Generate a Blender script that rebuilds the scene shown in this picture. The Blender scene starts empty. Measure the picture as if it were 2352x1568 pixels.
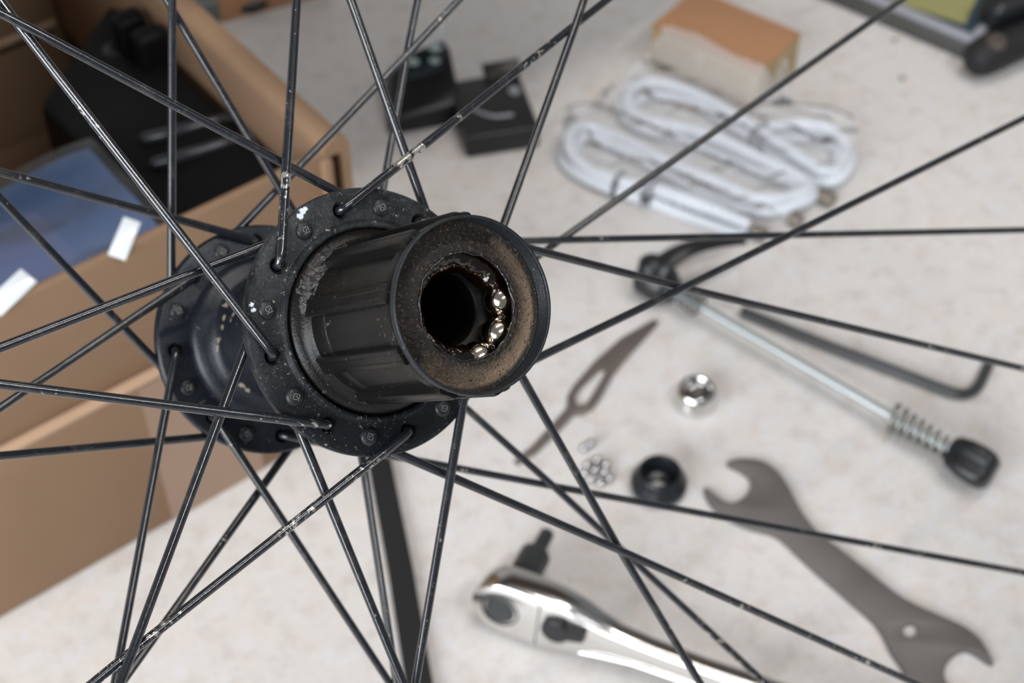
import bpy, bmesh, math, random
from mathutils import Vector, Matrix, noise
random.seed(7)
C = bpy.context.scene.collection
MM = 0.001
PI = math.pi

# ------------------------------------------------------------------ camera
F_PX, W_PX, H_PX = 3514.563, 2352, 1568
PHI = math.radians(47.0)
CAM_H = 489.0                                   # mm above the worktop
cd = bpy.data.cameras.new('camera')
cam = bpy.data.objects.new('camera', cd)
C.objects.link(cam)
cam.location = (0, 0, CAM_H * MM)
cam.rotation_euler = (PI / 2 - PHI, 0, 0)
cd.sensor_width = 36.0
cd.lens = F_PX / W_PX * 36.0
cd.clip_start = 0.01
cd.clip_end = 50
cd.dof.use_dof = True
cd.dof.focus_distance = 0.302
cd.dof.aperture_fstop = 18.5
bpy.context.scene.camera = cam

# ------------------------------------------------------------------ world and lamps
wd = bpy.data.worlds.new('room_light')
bpy.context.scene.world = wd
wd.use_nodes = True
wd.node_tree.nodes['Background'].inputs[0].default_value = (0.90, 0.94, 1.0, 1)
wd.node_tree.nodes['Background'].inputs[1].default_value = 0.20

def area(name, loc, target, sx, sy, power, col):
    d = bpy.data.lights.new(name, 'AREA')
    d.shape = 'RECTANGLE'
    d.size, d.size_y = sx, sy
    d.energy = power
    d.color = col
    o = bpy.data.objects.new(name, d)
    C.objects.link(o)
    o.location = loc
    o.rotation_euler = (Vector(target) - Vector(loc)).to_track_quat('-Z', 'Y').to_euler()
    return o
area('window_light', (-1.75, -2.0, 1.30), (0, 0.45, 0.05), 2.6, 1.5, 150, (0.92, 0.96, 1.0))
tube = area('ceiling_lamp', (0.30, 0.62, 2.05), (0.30, 0.62, 0), 1.3, 0.07, 14.5, (1.0, 0.95, 0.89))
tube.rotation_euler = (0, 0, math.atan2(.617, .787))          # a tube parallel to the worktop's back edge
tube2 = area('ceiling_lamp', (0.95, -0.45, 1.90), (0.95, -0.45, 0), 1.3, 0.07, 21, (0.97, 0.98, 1.0))
tube2.rotation_euler = tube.rotation_euler
vs = bpy.context.scene.view_settings
vs.view_transform = 'Standard'
vs.look = 'None'
vs.exposure = 0.12
vs.gamma = 1.0
vs.use_curve_mapping = False

# ------------------------------------------------------------------ helpers
def spot(px, py, z=0.0):
    """point on the horizontal plane z (mm) that the photo's pixel looks at"""
    x, y = (px - W_PX / 2) / F_PX, (py - H_PX / 2) / F_PX
    s, c = math.sin(PHI), math.cos(PHI)
    d = Vector((x, -s * y + c, -c * y - s))
    t = (z - CAM_H) / d.z
    return Vector((0, 0, CAM_H)) + d * t

def tag(o, label=None, cat=None, group=None, kind=None):
    if label: o['label'] = label
    if cat: o['category'] = cat
    if group: o['group'] = group
    if kind: o['kind'] = kind
    return o

def thing(name, label, cat, loc=(0, 0, 0), mat=None, group=None):
    o = bpy.data.objects.new(name, None)
    o.empty_display_size = 0.01
    C.objects.link(o)
    if mat is not None: o.matrix_world = mat
    else: o.location = Vector(loc) * MM
    return tag(o, label, cat, group)

class MB:
    """collects geometry in millimetres"""
    def __init__(self): self.v, self.f = [], []
    def add(self, vs, fs):
        b = len(self.v)
        self.v += [Vector(p) for p in vs]
        self.f += [tuple(i + b for i in f) for f in fs]
        return self
    def box(self, c, s, rot=None):
        vs = []
        for x in (-.5, .5):
            for y in (-.5, .5):
                for z in (-.5, .5):
                    p = Vector((x * s[0], y * s[1], z * s[2]))
                    if rot is not None: p = rot @ p
                    vs.append(Vector(c) + p)
        return self.add(vs, [(0, 1, 3, 2), (4, 6, 7, 5), (0, 4, 5, 1), (2, 3, 7, 6), (0, 2, 6, 4), (1, 5, 7, 3)])
    def hexa(self, b, t):
        """block from 4 bottom and 4 top corners (counter-clockwise)"""
        return self.add(list(b) + list(t), [(3, 2, 1, 0), (4, 5, 6, 7), (0, 1, 5, 4), (1, 2, 6, 5), (2, 3, 7, 6), (3, 0, 4, 7)])
    def lathe(self, prof, seg=64, closed=False, M=None, r_of=None):
        vs, fs = [], []
        n = len(prof)
        for i in range(seg):
            a = 2 * PI * i / seg
            for j, (r, z) in enumerate(prof):
                rr = r * (r_of(a, z) if r_of else 1)
                p = Vector((rr * math.cos(a), rr * math.sin(a), z))
                vs.append(M @ p if M is not None else p)
        for i in range(seg):
            k = (i + 1) % seg
            for j in range(n if closed else n - 1):
                l = (j + 1) % n
                fs.append((i * n + j, k * n + j, k * n + l, i * n + l))
        return self.add(vs, fs)
    def tube(self, pts, rad, sides=12, caps=True, flat=None):
        pts = [Vector(p) for p in pts]
        n = len(pts)
        if not hasattr(rad, '__len__'): rad = [rad] * n
        T = []
        for i in range(n):
            t = pts[min(i + 1, n - 1)] - pts[max(i - 1, 0)]
            T.append(t.normalized())
        ref = Vector((0, 0, 1)) if abs(T[0].z) < .9 else Vector((1, 0, 0))
        u = (ref - T[0] * ref.dot(T[0])).normalized()
        vs, fs = [], []
        for i in range(n):
            u = (u - T[i] * u.dot(T[i])).normalized()
            w = T[i].cross(u)
            for k in range(sides):
                a = 2 * PI * (k + .5) / sides
                vs.append(pts[i] + (u * math.cos(a) * (flat or 1) + w * math.sin(a)) * rad[i])
        for i in range(n - 1):
            for k in range(sides):
                l = (k + 1) % sides
                fs.append((i * sides + k, i * sides + l, (i + 1) * sides + l, (i + 1) * sides + k))
        if caps:
            fs.append(tuple(range(sides))[::-1])
            fs.append(tuple((n - 1) * sides + k for k in range(sides)))
        return self.add(vs, fs)
    def build(self, name, m, parent=None, smooth=35, bevel=0, seg=2, M=None):
        me = bpy.data.meshes.new(name)
        me.from_pydata([p * MM for p in self.v], [], self.f)
        bm = bmesh.new()
        bm.from_mesh(me)
        bmesh.ops.remove_doubles(bm, verts=bm.verts, dist=1e-7)
        bmesh.ops.recalc_face_normals(bm, faces=bm.faces)
        if bevel:
            es = [e for e in bm.edges if len(e.link_faces) == 2 and e.calc_face_angle(0) > .5]
            bmesh.ops.bevel(bm, geom=es, offset=bevel * MM, segments=seg, profile=.5, affect='EDGES')
        bm.to_mesh(me)
        bm.free()
        finish(me, smooth)
        me.materials.append(m)
        o = bpy.data.objects.new(name, me)
        C.objects.link(o)
        if parent is not None: o.parent = parent
        if M is not None: o.matrix_local = M
        return o

def finish(me, smooth):
    if smooth:
        for p in me.polygons: p.use_smooth = True
        me.set_sharp_from_angle(angle=math.radians(smooth))

def curve_pts(pts, per=8, closed=False):
    """Catmull-Rom through the points"""
    pts = [Vector(p) for p in pts]
    n = len(pts)
    out = []
    for i in range(n if closed else n - 1):
        p0 = pts[(i - 1) % n] if closed or i > 0 else pts[0]
        p1, p2 = pts[i], pts[(i + 1) % n]
        p3 = pts[(i + 2) % n] if closed or i + 2 < n else pts[-1]
        for k in range(per):
            t = k / per
            out.append(.5 * ((2 * p1) + (p2 - p0) * t + (2 * p0 - 5 * p1 + 4 * p2 - p3) * t * t + (3 * p1 - p0 - 3 * p2 + p3) * t ** 3))
    if not closed: out.append(pts[-1])
    return out

def plate(name, outlines, thick, m, parent, bevel=.25, z0=0.0, M=None):
    """flat plate from closed outlines (mm, xy), holes included"""
    cu = bpy.data.curves.new(name, 'CURVE')
    cu.dimensions = '2D'
    cu.fill_mode = 'BOTH'
    for ol in outlines:
        sp = cu.splines.new('POLY')
        sp.points.add(len(ol) - 1)
        for i, p in enumerate(ol): sp.points[i].co = (p[0] * MM, p[1] * MM, 0, 1)
        sp.use_cyclic_u = True
    cu.extrude = (thick / 2 - bevel) * MM
    cu.bevel_depth = bevel * MM
    cu.bevel_resolution = 1
    t = bpy.data.objects.new(name, cu)
    C.objects.link(t)
    dg = bpy.context.evaluated_depsgraph_get()
    me = bpy.data.meshes.new_from_object(t.evaluated_get(dg))
    bpy.data.objects.remove(t)
    bpy.data.curves.remove(cu)
    me.name = name
    bm = bmesh.new(); bm.from_mesh(me)
    bmesh.ops.remove_doubles(bm, verts=bm.verts, dist=2e-6)
    bmesh.ops.translate(bm, verts=bm.verts, vec=(0, 0, (z0 + thick / 2) * MM))
    bmesh.ops.recalc_face_normals(bm, faces=bm.faces)
    bm.to_mesh(me); bm.free()
    finish(me, 35)
    me.materials.clear(); me.materials.append(m)
    o = bpy.data.objects.new(name, me)
    C.objects.link(o)
    o.parent = parent
    if M is not None: o.matrix_local = M
    return o

# ------------------------------------------------------------------ materials
class NT:
    def __init__(self, name, base, rough=.5, metal=0., **kw):
        self.m = bpy.data.materials.new(name)
        self.m.use_nodes = True
        self.t = self.m.node_tree
        self.b = self.t.nodes['Principled BSDF']
        self.set('Base Color', (*base, 1)); self.set('Roughness', rough); self.set('Metallic', metal)
        for k, v in kw.items(): self.set(k.replace('_', ' '), v)
        self.co = None
        self.col = None
    def set(self, k, v): self.b.inputs[k].default_value = v
    def n(self, kind, **kw):
        x = self.t.nodes.new(kind)
        for k, v in kw.items(): setattr(x, k, v)
        return x
    def link(self, a, b): self.t.links.new(a, b)
    def coord(self):
        if self.co is None: self.co = self.n('ShaderNodeTexCoord').outputs['Object']
        return self.co
    def noise(self, scale, detail=3., rough=.6, vec=None, stretch=None):
        x = self.n('ShaderNodeTexNoise')
        x.inputs['Scale'].default_value = scale
        x.inputs['Detail'].default_value = detail
        x.inputs['Roughness'].default_value = rough
        v = vec or self.coord()
        if stretch:
            mp = self.n('ShaderNodeMapping')
            mp.inputs['Scale'].default_value = stretch
            self.link(v, mp.inputs['Vector']); v = mp.outputs[0]
        self.link(v, x.inputs['Vector'])
        return x.outputs['Fac']
    def ramp(self, fac, lo, hi):
        x = self.n('ShaderNodeMapRange')
        x.clamp = True
        x.inputs[1].default_value, x.inputs[2].default_value = lo, hi
        self.link(fac, x.inputs[0])
        return x.outputs[0]
    def math(self, op, a, b=None):
        x = self.n('ShaderNodeMath', operation=op)
        for i, v in enumerate((a, b)):
            if v is None: continue
            if isinstance(v, (int, float)): x.inputs[i].default_value = v
            else: self.link(v, x.inputs[i])
        return x.outputs[0]
    def mix_to(self, fac, col, inp='Base Color'):
        """lay a colour over what the input has so far"""
        s = self.b.inputs[inp]
        val = not isinstance(s.default_value, bpy.types.bpy_prop_array)
        x = self.n('ShaderNodeMix', data_type='FLOAT' if val else 'RGBA')
        A, B = (x.inputs[2], x.inputs[3]) if val else (x.inputs[6], x.inputs[7])
        out = x.outputs[0] if val else x.outputs[2]
        if isinstance(fac, (int, float)): x.inputs[0].default_value = fac
        else: self.link(fac, x.inputs[0])
        if s.is_linked: self.link(s.links[0].from_socket, A)
        else: A.default_value = s.default_value
        if val: B.default_value = col
        else: B.default_value = (*col, 1)
        self.link(out, s)
        return self
    def bump(self, h, dist, strength=1.0):
        x = self.n('ShaderNodeBump')
        x.inputs['Distance'].default_value = dist
        x.inputs['Strength'].default_value = strength
        self.link(h, x.inputs['Height'])
        if self.b.inputs['Normal'].is_linked: self.link(self.b.inputs['Normal'].links[0].from_socket, x.inputs['Normal'])
        self.link(x.outputs[0], self.b.inputs['Normal'])
        return self

def m_worktop():
    m = NT('speckled_laminate', (.635, .612, .588), .42)
    m.mix_to(m.math('MULTIPLY', m.ramp(m.noise(95, 3), .50, .68), .55), (.50, .445, .415))
    m.mix_to(m.math('MULTIPLY', m.ramp(m.noise(130, 3, vec=None, stretch=(1, 1.1, 1.3)), .52, .70), .75), (.66, .66, .69))
    m.mix_to(m.math('MULTIPLY', m.ramp(m.noise(60, 4, stretch=(1.3, 1, 1)), .53, .70), .45), (.66, .56, .50))
    m.mix_to(m.math('MULTIPLY', m.ramp(m.noise(420, 2), .60, .70), .45), (.42, .38, .36))
    m.mix_to(m.math('MULTIPLY', m.ramp(m.noise(330, 2, stretch=(1, 1.2, 1)), .62, .72), .5), (.74, .73, .72))
    return m.m

def m_card(name, base, dark):
    m = NT(name, base, .75)
    m.set('Specular IOR Level', .25)
    m.mix_to(m.math('MULTIPLY', m.ramp(m.noise(25, 4), .35, .75), .35), dark)
    m.mix_to(m.math('MULTIPLY', m.ramp(m.noise(60, 3, stretch=(1, 1, 14)), .45, .75), .22), dark)
    m.bump(m.noise(900, 2), .0001, .3)
    return m.m

def m_spoke(name, lo, hi):
    m = NT(name, (.009, .0105, .014), .20, 0.)
    m.set('Specular IOR Level', .5)
    m.set('Coat Weight', .5); m.set('Coat Roughness', .07)
    oi = m.n('ShaderNodeObjectInfo').outputs['Random']
    big = m.noise(38, 3)
    fine = m.noise(620, 4, .7, stretch=(1, 1, 1.4))
    thr = m.math('ADD', m.math('MULTIPLY', big, .52), m.math('MULTIPLY', fine, .62))
    thr = m.math('ADD', thr, m.math('MULTIPLY', m.math('POWER', oi, 2.0), .06))
    scr = m.ramp(thr, lo, hi)
    m.mix_to(scr, (.62, .60, .55)); m.mix_to(scr, .85, 'Metallic')
    dust = m.math('MULTIPLY', m.ramp(m.noise(160, 5, .75), .52, .72), .16)
    m.mix_to(dust, (.20, .17, .14)); m.mix_to(dust, .75, 'Roughness')
    m.bump(m.noise(1500, 3), .00006, .5)
    return m.m

def m_hub(name, base, rough, dustcol, amount, chip=None, film_ramp=False, spec=.3):
    m = NT(name, base, rough)
    m.set('Specular IOR Level', spec)
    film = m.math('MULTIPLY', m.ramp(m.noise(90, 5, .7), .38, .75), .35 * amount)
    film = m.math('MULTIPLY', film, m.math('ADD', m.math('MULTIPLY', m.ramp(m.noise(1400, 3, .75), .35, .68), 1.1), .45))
    if film_ramp:                                               # film amount runs from thin at the bottom to full at the top
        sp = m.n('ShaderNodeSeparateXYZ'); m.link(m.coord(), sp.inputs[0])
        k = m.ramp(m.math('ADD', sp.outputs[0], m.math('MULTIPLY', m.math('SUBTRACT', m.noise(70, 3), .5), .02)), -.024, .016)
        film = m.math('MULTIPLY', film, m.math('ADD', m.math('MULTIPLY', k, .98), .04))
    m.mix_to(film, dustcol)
    m.mix_to(m.ramp(m.noise(70, 3), .35, .7), rough + .17, 'Roughness')
    grain = m.math('MULTIPLY', m.math('MULTIPLY', m.ramp(m.noise(1500, 3, .7), .60, .68), m.ramp(m.noise(110, 3), .42, .62)), .5 * amount)
    m.mix_to(grain, tuple(min(1, c * 1.8) for c in dustcol))
    gate = m.ramp(m.noise(60, 2), .46, .60)
    fleck = m.math('MULTIPLY', m.ramp(m.noise(620, 3, .6), .655, .675), gate)
    m.mix_to(m.math('MULTIPLY', fleck, .8 * amount), (.42, .38, .32))
    if chip:
        for (p, r, pc) in chip:
            sb = m.n('ShaderNodeVectorMath', operation='DISTANCE')
            m.link(m.coord(), sb.inputs[0]); sb.inputs[1].default_value = Vector(p) * MM
            d = m.math('ADD', sb.outputs['Value'], m.math('MULTIPLY', m.math('SUBTRACT', m.noise(700, 4, .75), .5), r * 3.2 * MM))
            m.mix_to(m.ramp(d, r * 1.05 * MM, r * .8 * MM), pc)
    m.bump(m.noise(2200, 3), .00014, .6)
    m.bump(m.noise(300, 4), .0001, .3)
    return m.m

def m_grime():
    m = NT('dry_brown_grime', (.009, .007, .006), .6)
    m.set('Specular IOR Level', .3)
    sp = m.n('ShaderNodeSeparateXYZ'); m.link(m.coord(), sp.inputs[0])
    x, y = sp.outputs[0], sp.outputs[1]
    r = m.math('SQRT', m.math('ADD', m.math('MULTIPLY', x, x), m.math('MULTIPLY', y, y)))
    side = m.math('ADD', m.math('MULTIPLY', x, -.55), m.math('MULTIPLY', y, -.83))          # tan grime brightest on one side: light past the lip painted in
    band = m.math('MULTIPLY', m.ramp(r, .0112, .0140), m.ramp(r, .0159, .0151))
    wob = m.math('MULTIPLY', m.math('SUBTRACT', m.noise(160, 4, .65), .5), .022)
    lit_tan = m.math('MULTIPLY', band, m.ramp(m.math('ADD', side, wob), -.003, .012))
    m.mix_to(m.math('MULTIPLY', m.ramp(m.noise(230, 4, .65),   .42, .70), .13), (.060, .042, .029))
    m.mix_to(m.math('MULTIPLY', lit_tan, .9), (.27, .195, .135))
    g = m.noise(1900, 3, .7)
    m.mix_to(m.math('MULTIPLY', m.ramp(g,   .57, .68), .34), (.30, .225, .16))
    m.mix_to(m.ramp(g, .44, .34), (.012, .010, .008))
    wet = m.ramp(m.noise(800, 3), .60, .66)
    m.mix_to(wet, .12, 'Roughness')
    m.bump(m.noise(1300, 4, .7), .0005, .9)
    return m.m

def m_grease():
    m = NT('amber_grease', (.005, .0016, .0005), .08)
    m.set('IOR', 1.47); m.set('Transmission Weight', .12); m.set('Coat Weight', .3); m.set('Coat Roughness', .03)
    m.bump(m.noise(380, 2), .0007, .6)
    return m.m

def simple(name, base, rough, metal=0., spec=None, bump=None, var=None):
    m = NT(name, base, rough, metal)
    if spec is not None: m.set('Specular IOR Level', spec)
    if var: m.mix_to(m.math('MULTIPLY', m.ramp(m.noise(var[0], 4), .4, .7), var[1]), var[2])
    if bump: m.bump(m.noise(bump[0], 3), bump[1], bump[2])
    return m.m

def m_film(name, tint, haze, gloss, scale):
    m = bpy.data.materials.new(name)
    m.use_nodes = True
    t = m.node_tree
    t.nodes.clear()
    N = t.nodes.new
    out, tr, gl, df, m1, m2 = (N('ShaderNodeOutputMaterial'), N('ShaderNodeBsdfTransparent'), N('ShaderNodeBsdfGlossy'),
                               N('ShaderNodeBsdfDiffuse'), N('ShaderNodeMixShader'), N('ShaderNodeMixShader'))
    tc, nz, bp, fr = N('ShaderNodeTexCoord'), N('ShaderNodeTexNoise'), N('ShaderNodeBump'), N('ShaderNodeFresnel')
    tr.inputs[0].default_value = (*tint, 1)
    df.inputs[0].default_value = (.80, .83, .88, 1)
    gl.inputs['Roughness'].default_value = .12
    nz.inputs['Scale'].default_value = scale
    nz.inputs['Detail'].default_value = 3
    bp.inputs['Distance'].default_value = .004
    bp.inputs['Strength'].default_value = .5
    fr.inputs['IOR'].default_value = gloss
    L = t.links.new
    L(tc.outputs['Object'], nz.inputs['Vector']); L(nz.outputs['Fac'], bp.inputs['Height'])
    for x in (gl, fr, df): L(bp.outputs[0], x.inputs['Normal'])
    m1.inputs[0].default_value = haze
    L(tr.outputs[0], m1.inputs[1]); L(df.outputs[0], m1.inputs[2])
    L(fr.outputs[0], m2.inputs[0]); L(m1.outputs[0], m2.inputs[1]); L(gl.outputs[0], m2.inputs[2])
    L(m2.outputs[0], out.inputs['Surface'])
    return m

M_TOP = m_worktop()
M_CARD = m_card('brown_corrugated_card', (.27, .17, .104), (.22, .136, .084))
M_CARD_LIT = m_card('card_edge_toplit', (.50, .34, .23), (.42, .28, .18))  # edge colour lifted to paint in the light from above
M_TAPE = simple('translucent_packing_tape', (.34, .225, .155), .38, spec=.5)
M_CARTON = m_card('orange_brown_card', (.36, .19, .10), (.31, .165, .085))
M_CARTON_SIDE = m_card('tan_card_side', (.42, .31, .17), (.34, .25, .14))
M_SPOKE = m_spoke('black_spoke_steel', .735, .775)
M_SPOKE_WORN = m_spoke('scratched_spoke_steel', .684, .724)
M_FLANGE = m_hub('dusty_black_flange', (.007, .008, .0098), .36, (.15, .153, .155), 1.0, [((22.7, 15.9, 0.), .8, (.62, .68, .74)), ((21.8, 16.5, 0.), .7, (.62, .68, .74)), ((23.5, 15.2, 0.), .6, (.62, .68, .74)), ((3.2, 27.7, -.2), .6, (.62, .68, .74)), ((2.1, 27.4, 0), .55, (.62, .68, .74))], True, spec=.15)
MUD = (.24, .20, .155)
M_BARREL = m_hub('black_hub_paint', (.006, .0085, .0135), .24, (.09, .088, .08), .3, [((7.3, 12.5, -53.6), .8, MUD), ((4.5, 13.7, -52.2), .8, MUD), ((2.2, 14.3, -52), .7, MUD), ((-.6, 14.4, -53.4), .8, MUD), ((-2.5, 14.3, -54.6), 1.1, MUD), ((5.1, 13.5, -46.8), .7, MUD), ((3.4, 13.9, -47.5), .5, MUD), ((-11.2, 9.2, -53.2), .9, MUD), ((-12.3, 7.6, -53.6), .8, MUD)], spec=.32)
M_HEAD0 = m_hub('black_spoke_head', (.013, .015, .018), .27, (.12, .115, .10), .5, None)
def m_head(m):
    t = m.node_tree
    b_ = t.nodes['Principled BSDF']
    tc, sp, mr, mx = t.nodes.new('ShaderNodeTexCoord'), t.nodes.new('ShaderNodeSeparateXYZ'), t.nodes.new('ShaderNodeMapRange'), t.nodes.new('ShaderNodeMix')
    mx.data_type = 'RGBA'
    L = t.links.new
    L(tc.outputs['Object'], sp.inputs[0]); L(sp.outputs[2], mr.inputs[0])
    mr.inputs[1].default_value, mr.inputs[2].default_value = .00092, .00099
    old = b_.inputs['Base Color'].links[0].from_socket
    L(mr.outputs[0], mx.inputs[0]); L(old, mx.inputs[6]); mx.inputs[7].default_value = (.16, .155, .145, 1)
    L(mx.outputs[2], b_.inputs['Base Color'])
    return m
M_HEAD = m_head(M_HEAD0)
M_FREE = m_hub('oily_black_steel', (.0065, .006, .0057), .18, (.040, .034, .028), .2, None, spec=.2)
M_LIP = m_hub('machined_black_rim', (.010, .012, .015), .26, (.05, .045, .04), .4, None)
M_GRIME = m_grime()
M_GREASE = m_grease()
M_BALL = simple('polished_bearing_steel', (.66, .57, .46), .14, 1.)
M_DARKBORE = simple('greasy_dark_bore', (.0035, .003, .0025), .45, spec=.15)
M_RIM = simple('black_anodised_rim', (.02, .02, .022), .4)
M_CHROME = simple('chrome_plate', (.70, .69, .67), .16, 1.)
M_STEEL = simple('shiny_steel', (.50, .49, .49), .20, 1.)
M_SPRING = simple('dull_spring_steel', (.30, .30, .28), .35, .9)
M_ZINC = simple('zinc_plated_rod', (.42, .45, .46), .42, .8)
M_WRENCH = simple('brushed_grey_steel', (.135, .125, .117), .58, .25, bump=(300, .0001, .3), var=(60, .4, (.115, .106, .099)))
M_BLACK = simple('black_plastic', (.009, .0095, .011), .38)
M_BLACKMATT = simple('matt_black_rubber', (.013, .013, .014), .6, spec=.3)
M_BLACKMETAL = simple('black_oxide_steel', (.030, .032, .034), .42)
M_CASE = simple('black_moulded_case', (.004, .004, .0045), .5, spec=.14, bump=(500, .0002, .2))
M_RIDGE = simple('glossy_grey_ridge', (.03, .031, .036), .22)
M_CABLE = simple('pale_cable_jacket', (.66, .69, .74), .42)
M_TIE = simple('dark_cable_tie', (.05, .055, .065), .5)
M_CONN = simple('grey_brown_ferrule', (.20, .17, .14), .4, .4)
M_FILM = m_film('clear_bag_film', (.97, .97, .98), .25, 1.17, 60)
M_FILM_BLUE = m_film('glossy_sleeve_film', (.90, .94, 1.0), .04, 1.4, 18)
M_BLUE = simple('blue_printed_paper', (.135, .20, .35), .5, var=(22, .9, (.06, .125, .26)))
M_BLUE2 = simple('lilac_print', (.16, .195, .34), .5)
M_GREYEDGE = simple('grey_tray_rim', (.26, .26, .29), .35)
M_NAVY = simple('navy_print', (.02, .045, .065), .4)
M_OLIVE = simple('olive_yellow_print', (.26, .25, .10), .5)
M_ORANGE = simple('tan_orange_print', (.25, .15, .07), .5)
M_TEAL = simple('glossy_teal_black', (.012, .022, .026), .12)
M_GLINT = simple('clear_moulded_plastic', (.35, .42, .42), .12, 0., .8)
M_CRUMB = simple('grey_crumb', (.30, .29, .26), .7)

# ------------------------------------------------------------------ the worktop
UB = Matrix(((.78692112, -.61705361, 0, -57.96 * MM), (.61705361, .78692112, 0, 419.03 * MM), (0, 0, 1, 0), (0, 0, 0, 1)))
tag(MB().box((100, -650, -15), (2400, 2150, 30)).build('worktop', M_TOP, None, bevel=2, M=UB), 'speckled off-white worktop that all the tools and parts lie on', 'worktop')

# the wall behind, and an unseen cupboard added to shade the worktop's back
M_CUP = simple('dark_wood_cupboard', (.075, .045, .028), .55, var=(8, .5, (.05, .03, .02)))  # dark so that the chrome mirrors it dark
M_WALL = simple('pale_wall_paint', (.55, .53, .50), .8)
wb = tag(MB().box((100, 460, 1000), (2400, 60, 2060)).build('wall_back', M_WALL, None, M=UB), kind='structure')
MB().box((100, 248.5, 920), (1800, 361, 600)).build('shade_cupboard', M_CUP, wb, bevel=2)  # added out of view to cast the shadow edge on the worktop

# ------------------------------------------------------------------ the wheel
HUB_C = Vector((-29.179, -4.273, 325.272))      # near flange face, camera axes (x right, y down, z ahead)
AX = Vector((.52083978, -.06123976, -.851455))
Rc = Matrix(((1, 0, 0), (0, -math.sin(PHI), math.cos(PHI)), (0, -math.cos(PHI), -math.sin(PHI))))
e1 = Vector((0, -1, 0)); e1 = (e1 - AX * e1.dot(AX)).normalized()
e2 = AX.cross(e1)
hub_loc = (Vector((0, 0, CAM_H)) + Rc @ HUB_C) * MM
cols = [Rc @ e1, Rc @ e2, Rc @ AX]
WM = Matrix(((cols[0].x, cols[1].x, cols[2].x, hub_loc.x), (cols[0].y, cols[1].y, cols[2].y, hub_loc.y),
             (cols[0].z, cols[1].z, cols[2].z, hub_loc.z), (0, 0, 0, 1)))
wheel = thing('bicycle_wheel', 'black spoked bicycle wheel with open freehub, tilted above the worktop in front', 'wheel', mat=WM)

L_FH, R1, RP1, R2, RP2, D = 42.58, 28.76, 24.52, 28.1, 23.97, 58.25
PH1, PH2, R_RIM, Z_RIM, T_FL = -.480, .118, 303.5, -21.6, 3.2
def pol(r, a, z): return Vector((r * math.cos(a), r * math.sin(a), z))

rim_prof = [(300, -11), (303, -9), (304, -4), (304, 4), (303, 9), (300, 11), (307, 11.5), (311, 11.5), (312, 10.3), (308, 9.6), (307, 4), (307, -4), (308, -9.6), (312, -10.3), (311, -11.5), (307, -11.5)]
MB().lathe([(r - 1, z + Z_RIM) for r, z in rim_prof], 128, closed=True).build('rim', M_RIM, wheel)

def holed(name, prof, holes, m, seg=160):
    """lathed ring drilled with spoke holes; holes: (angle, r, face z, opens towards +z)"""
    o = MB().lathe(prof, seg, closed=True).build(name, m, wheel)
    cut = MB()
    for (a, r, zf, up, wide) in holes:
        s = 1 if up else -1
        c = pol(r, a, zf)
        pr = [(0, -7 * s), (1.32, -7 * s), (1.32, -.75 * s), (1.32 + wide, -.05 * s), (1.32 + wide, 2.2 * s), (0, 2.2 * s)]
        cut.lathe(pr, 20, M=Matrix.Translation(c))
    cm = bpy.data.meshes.new('cut')
    cm.from_pydata([p * MM for p in cut.v], [], cut.f)
    bm = bmesh.new(); bm.from_mesh(cm)
    bmesh.ops.remove_doubles(bm, verts=bm.verts, dist=1e-7)
    bmesh.ops.recalc_face_normals(bm, faces=bm.faces)
    bm.to_mesh(cm); bm.free()
    co = bpy.data.objects.new('cut', cm)
    C.objects.link(co)
    co.parent = wheel
    bpy.context.view_layer.update()
    md = o.modifiers.new('holes', 'BOOLEAN')
    md.object = co; md.operation = 'DIFFERENCE'; md.solver = 'EXACT'
    dg = bpy.context.evaluated_depsgraph_get()
    me = bpy.data.meshes.new_from_object(o.evaluated_get(dg))
    o.modifiers.clear()
    o.data = me
    finish(me, 28)
    bpy.data.objects.remove(co)
    return o

holes1 = [(PH1 + k * PI / 8, RP1, 0, True, .55 if k % 2 == 0 else .1) for k in range(16)]
near_prof = [(14, -T_FL), (28.3, -T_FL), (28.76, -2.8), (28.76, -1.1), (28.45, -.55), (27.6, -.12), (27.2, 0), (22.3, 0), (21.9, .12), (21.5, .6),
             (21.0, .95), (20.5, .95), (20.15, .6), (20.1, -1.3), (14, -1.3)]
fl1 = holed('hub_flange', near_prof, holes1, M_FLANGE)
fl1['label'] = 'dusty nearer flange with stamped spoke heads'
holes2 = [(PH2 + k * PI / 8, RP2, -D, True, .5 if k % 2 == 0 else .1) for k in range(16)]
far_prof = [(12, -D - T_FL), (27.5, -D - T_FL), (28.1, -D - 2.6), (28.1, -D - .7), (27.6, -D - .1), (27.1, -D), (12, -D)]
fl2 = holed('hub_flange', far_prof, holes2, M_BARREL)
fl2['label'] = 'cleaner flange on the far end of the hub'
barrel = [(18.5, -T_FL), (17.6, -4.2), (16.2, -6.5), (15.2, -10), (14.6, -16), (14.4, -38), (14.4, -51.5), (14.6, -52.8), (15.2, -54), (16.2, -54.9), (17.6, -55.5), (18.8, -56.0), (19.7, -56.7), (20.2, -57.5), (20.4, -D)]
MB().lathe(barrel, 96).build('hub_barrel', M_BARREL, wheel, smooth=60)
MB().lathe([(0, -D - 16), (9, -D - 16), (9.6, -D - 15), (9.6, -D - 8), (17, -D - 7.5), (17.4, -D - 7), (17.4, -D - T_FL)], 64).build('end_cap', M_BLACKMETAL, wheel)

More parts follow.
